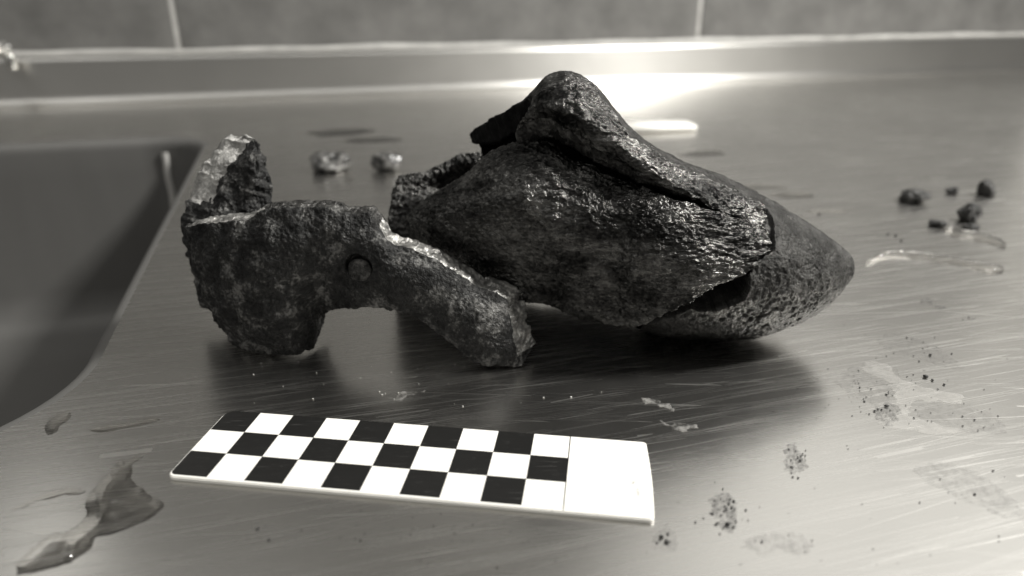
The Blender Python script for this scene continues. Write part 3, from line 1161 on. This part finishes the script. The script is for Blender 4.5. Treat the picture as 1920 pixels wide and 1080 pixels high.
M_RES = residue('dried_residue', .10, .05, .5, .42, .66, 900)
M_RES2 = residue('thin_residue', .14, .02, .2, .42, .66, 420)
M_SHEEN = residue('wet_film_sheen', .7, .06, .22, .35, .68, 220)  # pale sheet painting the bright reflection on a wet film
M_SMEAR = residue('pale_smear', .55, .0, .32, .42, .62, 300)
res = [
    (oval(1490, 861, 18, 29, 12, .1, .1, 11), M_RES, 'oval speckled dried drop right of the scale bar', 26),
    ([(1326, 945), (1335, 932), (1355, 929), (1376, 935), (1384, 950), (1380, 970), (1385, 990), (1372, 998), (1358, 990), (1350, 970), (1334, 957)], M_RES, 'dark speckled teardrop stain right of the scale bar corner', 40),
    (oval(1247, 1010, 30, 18, 12, 0, .2, 12), M_RES2, 'small stain with dark specks below the scale bar right end', 8),
    ([(1385, 1010), (1420, 1000), (1470, 997), (1505, 1005), (1522, 1022), (1510, 1036), (1480, 1034), (1440, 1040), (1400, 1035)], M_RES2, 'wide thin stain at the front right of the scale bar', 5),
    ([(1565, 715), (1600, 690), (1640, 680), (1675, 690), (1690, 720), (1670, 745), (1640, 760), (1600, 745)], M_RES2, 'thin speckled stain at mid right beside the pale forked film', 22),
    ([(1640, 640), (1680, 625), (1730, 640), (1770, 660), (1800, 690), (1770, 690), (1720, 672), (1680, 660)], M_RES2, 'slanting stain at right with larger dark specks', 14),
    ([(1645, 765), (1665, 755), (1690, 768), (1680, 785), (1660, 800), (1645, 790)], M_RES, 'small dark stain at the left end of the pale forked film', 10),
    ([(1610, 685), (1640, 680), (1668, 690), (1690, 712), (1740, 728), (1808, 745), (1806, 758), (1750, 752), (1712, 757), (1706, 778), (1760, 800), (1820, 812), (1780, 816), (1720, 810), (1668, 802), (1650, 795), (1688, 775), (1680, 750), (1660, 716), (1625, 700)], M_SHEEN, 'pale forked film dried on the steel at mid right', 6),
    ([(1715, 764), (1760, 752), (1820, 760), (1890, 798), (1895, 806), (1850, 811), (1800, 806), (1760, 794), (1718, 776)], M_RES2, 'dull film along the lower side of the pale forked film', 10),
    ([(1700, 880), (1760, 870), (1840, 890), (1900, 930), (1920, 980), (1860, 960), (1780, 930)], M_RES2, 'broad faint stain near the lower right corner', 6),
    (oval(1742, 566, 15, 5, 12, .3, .25, 31), M_RES, 'small dark smear right of the nose, leftmost of three', 6),
    (oval(1764, 578, 9, 4, 12, .2, .25, 32), M_RES, 'small dark smear right of the nose, middle of three', 4),
    (oval(1819, 597, 11, 3, 12, .0, .2, 33), M_RES, 'small dark smear right of the nose, rightmost of three', 4),
    (oval(500, 1000, 60, 16, 12, 0, .25, 13), M_RES2, 'faint oval stain below the scale bar left end', 4),
    ([(1205, 752), (1222, 748), (1245, 756), (1262, 772), (1250, 770), (1230, 764)], M_SMEAR, 'pale curved smear above the scale bar right end', 0),
    ([(1240, 790), (1262, 798), (1290, 793), (1303, 800), (1290, 808), (1262, 804)], M_SMEAR, 'pale streak smear right of the scale bar blank end', 0),
    ([(735, 745), (760, 737), (785, 732), (798, 728), (790, 738), (770, 745), (745, 750)], M_SMEAR, 'pale short smear above the scale bar middle', 0),
]
specks_dark, specks_white = [], []
rn = random.Random(5)
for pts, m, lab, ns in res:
    o = blob_sheet('stain_or_sheen', pts, .00006, m, .0006, z0=.00015, bumps=.0024, seed=len(lab))
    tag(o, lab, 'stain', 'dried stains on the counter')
    cx, cy = np.mean(pts, 0)
    sx, sy = np.std(pts, 0)
    for k in range(ns):
        specks_dark.append((rn.gauss(cx, sx * .75), rn.gauss(cy, sy * .75), rn.uniform(.00010, .00032)))
for u, v, r in ((1735, 708, .0008), (1748, 714, .0005), (1770, 722, .0004), (1662, 763, .0006), (1640, 772, .0004), (1744, 667, .0006), (1700, 634, .0004), (1364, 985, .0007), (1240, 1008, .0005), (1250, 1018, .0005), (1252, 1002, .0003),
                (1680, 443, .0009), (1665, 440, .0006), (1690, 452, .0007), (1690, 470, .0006), (1675, 471, .0004), (1536, 403, .0009)):
    specks_dark.append((u, v, r))
for k in range(90):
    specks_dark.append((rn.uniform(350, 1900), rn.uniform(700, 1075), rn.uniform(.00006, .00018)))
for k in range(70):
    specks_dark.append((rn.gauss(1640, 110), rn.gauss(720, 50), rn.uniform(.00006, .0002)))
for k in range(60):
    specks_dark.append((rn.gauss(820, 110), rn.gauss(1000, 30), rn.uniform(.00006, .0002)))
for k in range(38):
    specks_white.append((rn.gauss(720, 170), rn.gauss(735, 40), rn.uniform(.0001, .00028)))
s = NT('dark_grit'); M_GRIT = s.set(Base_Color=g3(.02), Roughness=.7)
s = NT('pale_grit'); M_PGRIT = s.set(Base_Color=g3(.7), Roughness=.6)


def grit(name, L, mat, lab):
    bm = bmesh.new()
    for u, v, r in L:
        if 320 < u < 1220 and 770 < v < 975 and name:
            # keep the bar clean: under it nothing shows
            b = gnd(u, v)[:2] - bar_xy(0, 0)
            x = math.cos(-ph) * b[0] - math.sin(-ph) * b[1]
            y = math.sin(-ph) * b[0] + math.cos(-ph) * b[1]
            if -.002 < x < .124 and -.003 < y < .034:
                continue
        p = gnd(u, v)
        g = bmesh.ops.create_icosphere(bm, subdivisions=1, radius=r)
        sx, sy = rn.uniform(.7, 1.6), rn.uniform(.7, 1.3)
        for w in g['verts']:
            w.co = Vector((w.co.x * sx * rn.uniform(.8, 1.2) + p[0], w.co.y * sy * rn.uniform(.8, 1.2) + p[1], w.co.z * .6 + r * .5 + .0001))
    me = bpy.data.meshes.new(name)
    bm.to_mesh(me); bm.free()
    tag(link(name, me, (mat,)), lab, 'grit', None, 'stuff')


grit('dark_grit', specks_dark, M_GRIT, 'tiny dark specks of grit strewn over the counter')
grit('pale_grit', specks_white, M_PGRIT, 'tiny pale specks on the counter behind the scale bar')

M_CRUMB = iron('crumb_iron', .01, .09, .35, .7, .2, 900, 1., 300)


def crumb(u, v, wpx, hpx, lab, seed, mat=None, group='rust crumbs at the right', name='rust_crumb', depth=.9):
    p = gnd(u, v)
    sc_ = np.linalg.norm(p - CC) / CAM_F
    a, b = wpx * sc_ / 2, hpx * sc_ / 2
    bm = bmesh.new()
    bmesh.ops.create_icosphere(bm, subdivisions=4, radius=1)
    V = np.array([w.co[:] for w in bm.verts])
    D = 1 + .55 * fbm(V, 1.4, 3, seed) + .18 * ridged(V, 4, 2, seed + 3)
    V = V * D[:, None] * np.array([a, a * depth, b])
    V[:, 2] = np.maximum(V[:, 2] + b * .85, .0002)
    for w, c in zip(bm.verts, V):
        w.co = c
    me = bpy.data.meshes.new(name)
    bm.to_mesh(me); bm.free()
    o = link(name, me, (mat or M_CRUMB,))
    o.location = (p[0], p[1], 0)
    return tag(o, lab, 'crumb', group)


for k, (u, v, w, h, lab) in enumerate((
        (1712, 378, 52, 26, 'widest dark crumb, leftmost of the upper row at the right'),
        (1785, 363, 20, 14, 'small dark crumb between the two larger ones in the upper row'),
        (1846, 366, 30, 28, 'round dark crumb, rightmost of the upper row'),
        (1815, 414, 36, 36, 'largest round dark crumb, below the upper row'),
        (1757, 425, 28, 14, 'flat dark crumb left of the largest round crumb'),
        (1821, 429, 24, 10, 'flat dark crumb right under the largest round crumb'))):
    crumb(u, v, w * .8, h * .8, lab, 20 + k * 3.1)
s = NT('wet_gel')
M_GEL = s.set(Base_Color=s.tint(s.ramp(s.noise(s.mapping((1, 1, 1)), 160, 4), [(.42, .01), (.62, .2)])), Roughness=.25, Specular_IOR_Level=.6, Coat_Weight=.25, Coat_Roughness=.1)
crumb(618, 318, 66, 36, 'larger shiny wet lump on the far counter behind the arched plate', 3.3, M_GEL, 'wet lumps on the far counter', 'wet_lump')
crumb(724, 318, 46, 32, 'smaller shiny wet lump on the far counter left of the rear wall', 7.7, M_GEL, 'wet lumps on the far counter', 'wet_lump')

# white plastic piece behind the petal
p0, p1 = gnd(1150, 250), gnd(1309, 246)
bm = bmesh.new()
bmesh.ops.create_cube(bm, size=1)
L_ = np.linalg.norm(p1 - p0)
for w in bm.verts:
    w.co = Vector((w.co.x * L_, w.co.y * .034 * (1.2 if w.co.x < 0 else .8), (w.co.z + .5) * (.0045 if w.co.x > 0 else .007) + .0005))
bmesh.ops.bevel(bm, geom=bm.edges[:], offset=.0015, segments=3, affect='EDGES')
me = bpy.data.meshes.new('white_block')
bm.to_mesh(me); bm.free()
o = link('white_block', me, (M_WHITE,))
dv = p1 - p0
an = math.atan2(dv[1], dv[0])
o.location = tuple((p0 + p1) / 2 + np.array([-math.sin(an), math.cos(an), 0]) * .014)
o.rotation_euler = (0, 0, an)
tag(o, 'small white plastic block on the far counter, half hidden by the petal', 'block')

# chrome fitting on the upstand at the far left
s = NT('chrome'); M_CHROME = s.set(Base_Color=(.8, .79, .76), Metallic=1.0, Roughness=.12)
d_ = ray(12, 102)
o_ = CC - cw(0, .016)
fp = CC + d_ * (-(o_ @ CV) / (d_ @ CV))
tap = empty('chrome_fitting', tuple(fp))
tag(tap, 'shiny chrome fitting fixed to the upstand at the far left edge', 'fitting')


def lathe(name, prof, parent, off, axis='Z', n=28):
    V, F = [], []
    for r, z in prof:
        for k in range(n):
            a = 2 * math.pi * k / n
            p = (r * math.cos(a), r * math.sin(a), z)
            if axis == 'X':
                p = (p[2], p[0], p[1])
            if axis == 'Y':
                p = (p[0], p[2], p[1])
            V.append((p[0] + off[0], p[1] + off[1], p[2] + off[2]))
    for i in range(len(prof) - 1):
        for k in range(n):
            j = (k + 1) % n
            F.append((i * n + k, i * n + j, (i + 1) * n + j, (i + 1) * n + k))
    o = link(name, mesh_from(name, V, F), (M_CHROME,), parent)
    o.location = (0, 0, 0)
    return o


tap.rotation_euler = (0, 0, A)
lathe('stem', [(.0001, -.002), (.0045, -.002), (.0045, .0152), (.008, .0154), (.008, .0158)], tap, (-.007, 0, .004), 'Y')
lathe('knob', [(.0001, -.009), (.005, -.0085), (.0085, -.005), (.009, .000), (.0075, .004), (.004, .006)], tap, (-.009, 0, .008), 'Z')
lathe('spout', [(.0001, -.011), (.0045, -.011), (.0052, -.009), (.0052, .001), (.0045, .004), (.0001, .006)], tap, (.003, -.001, -.004), 'Z')
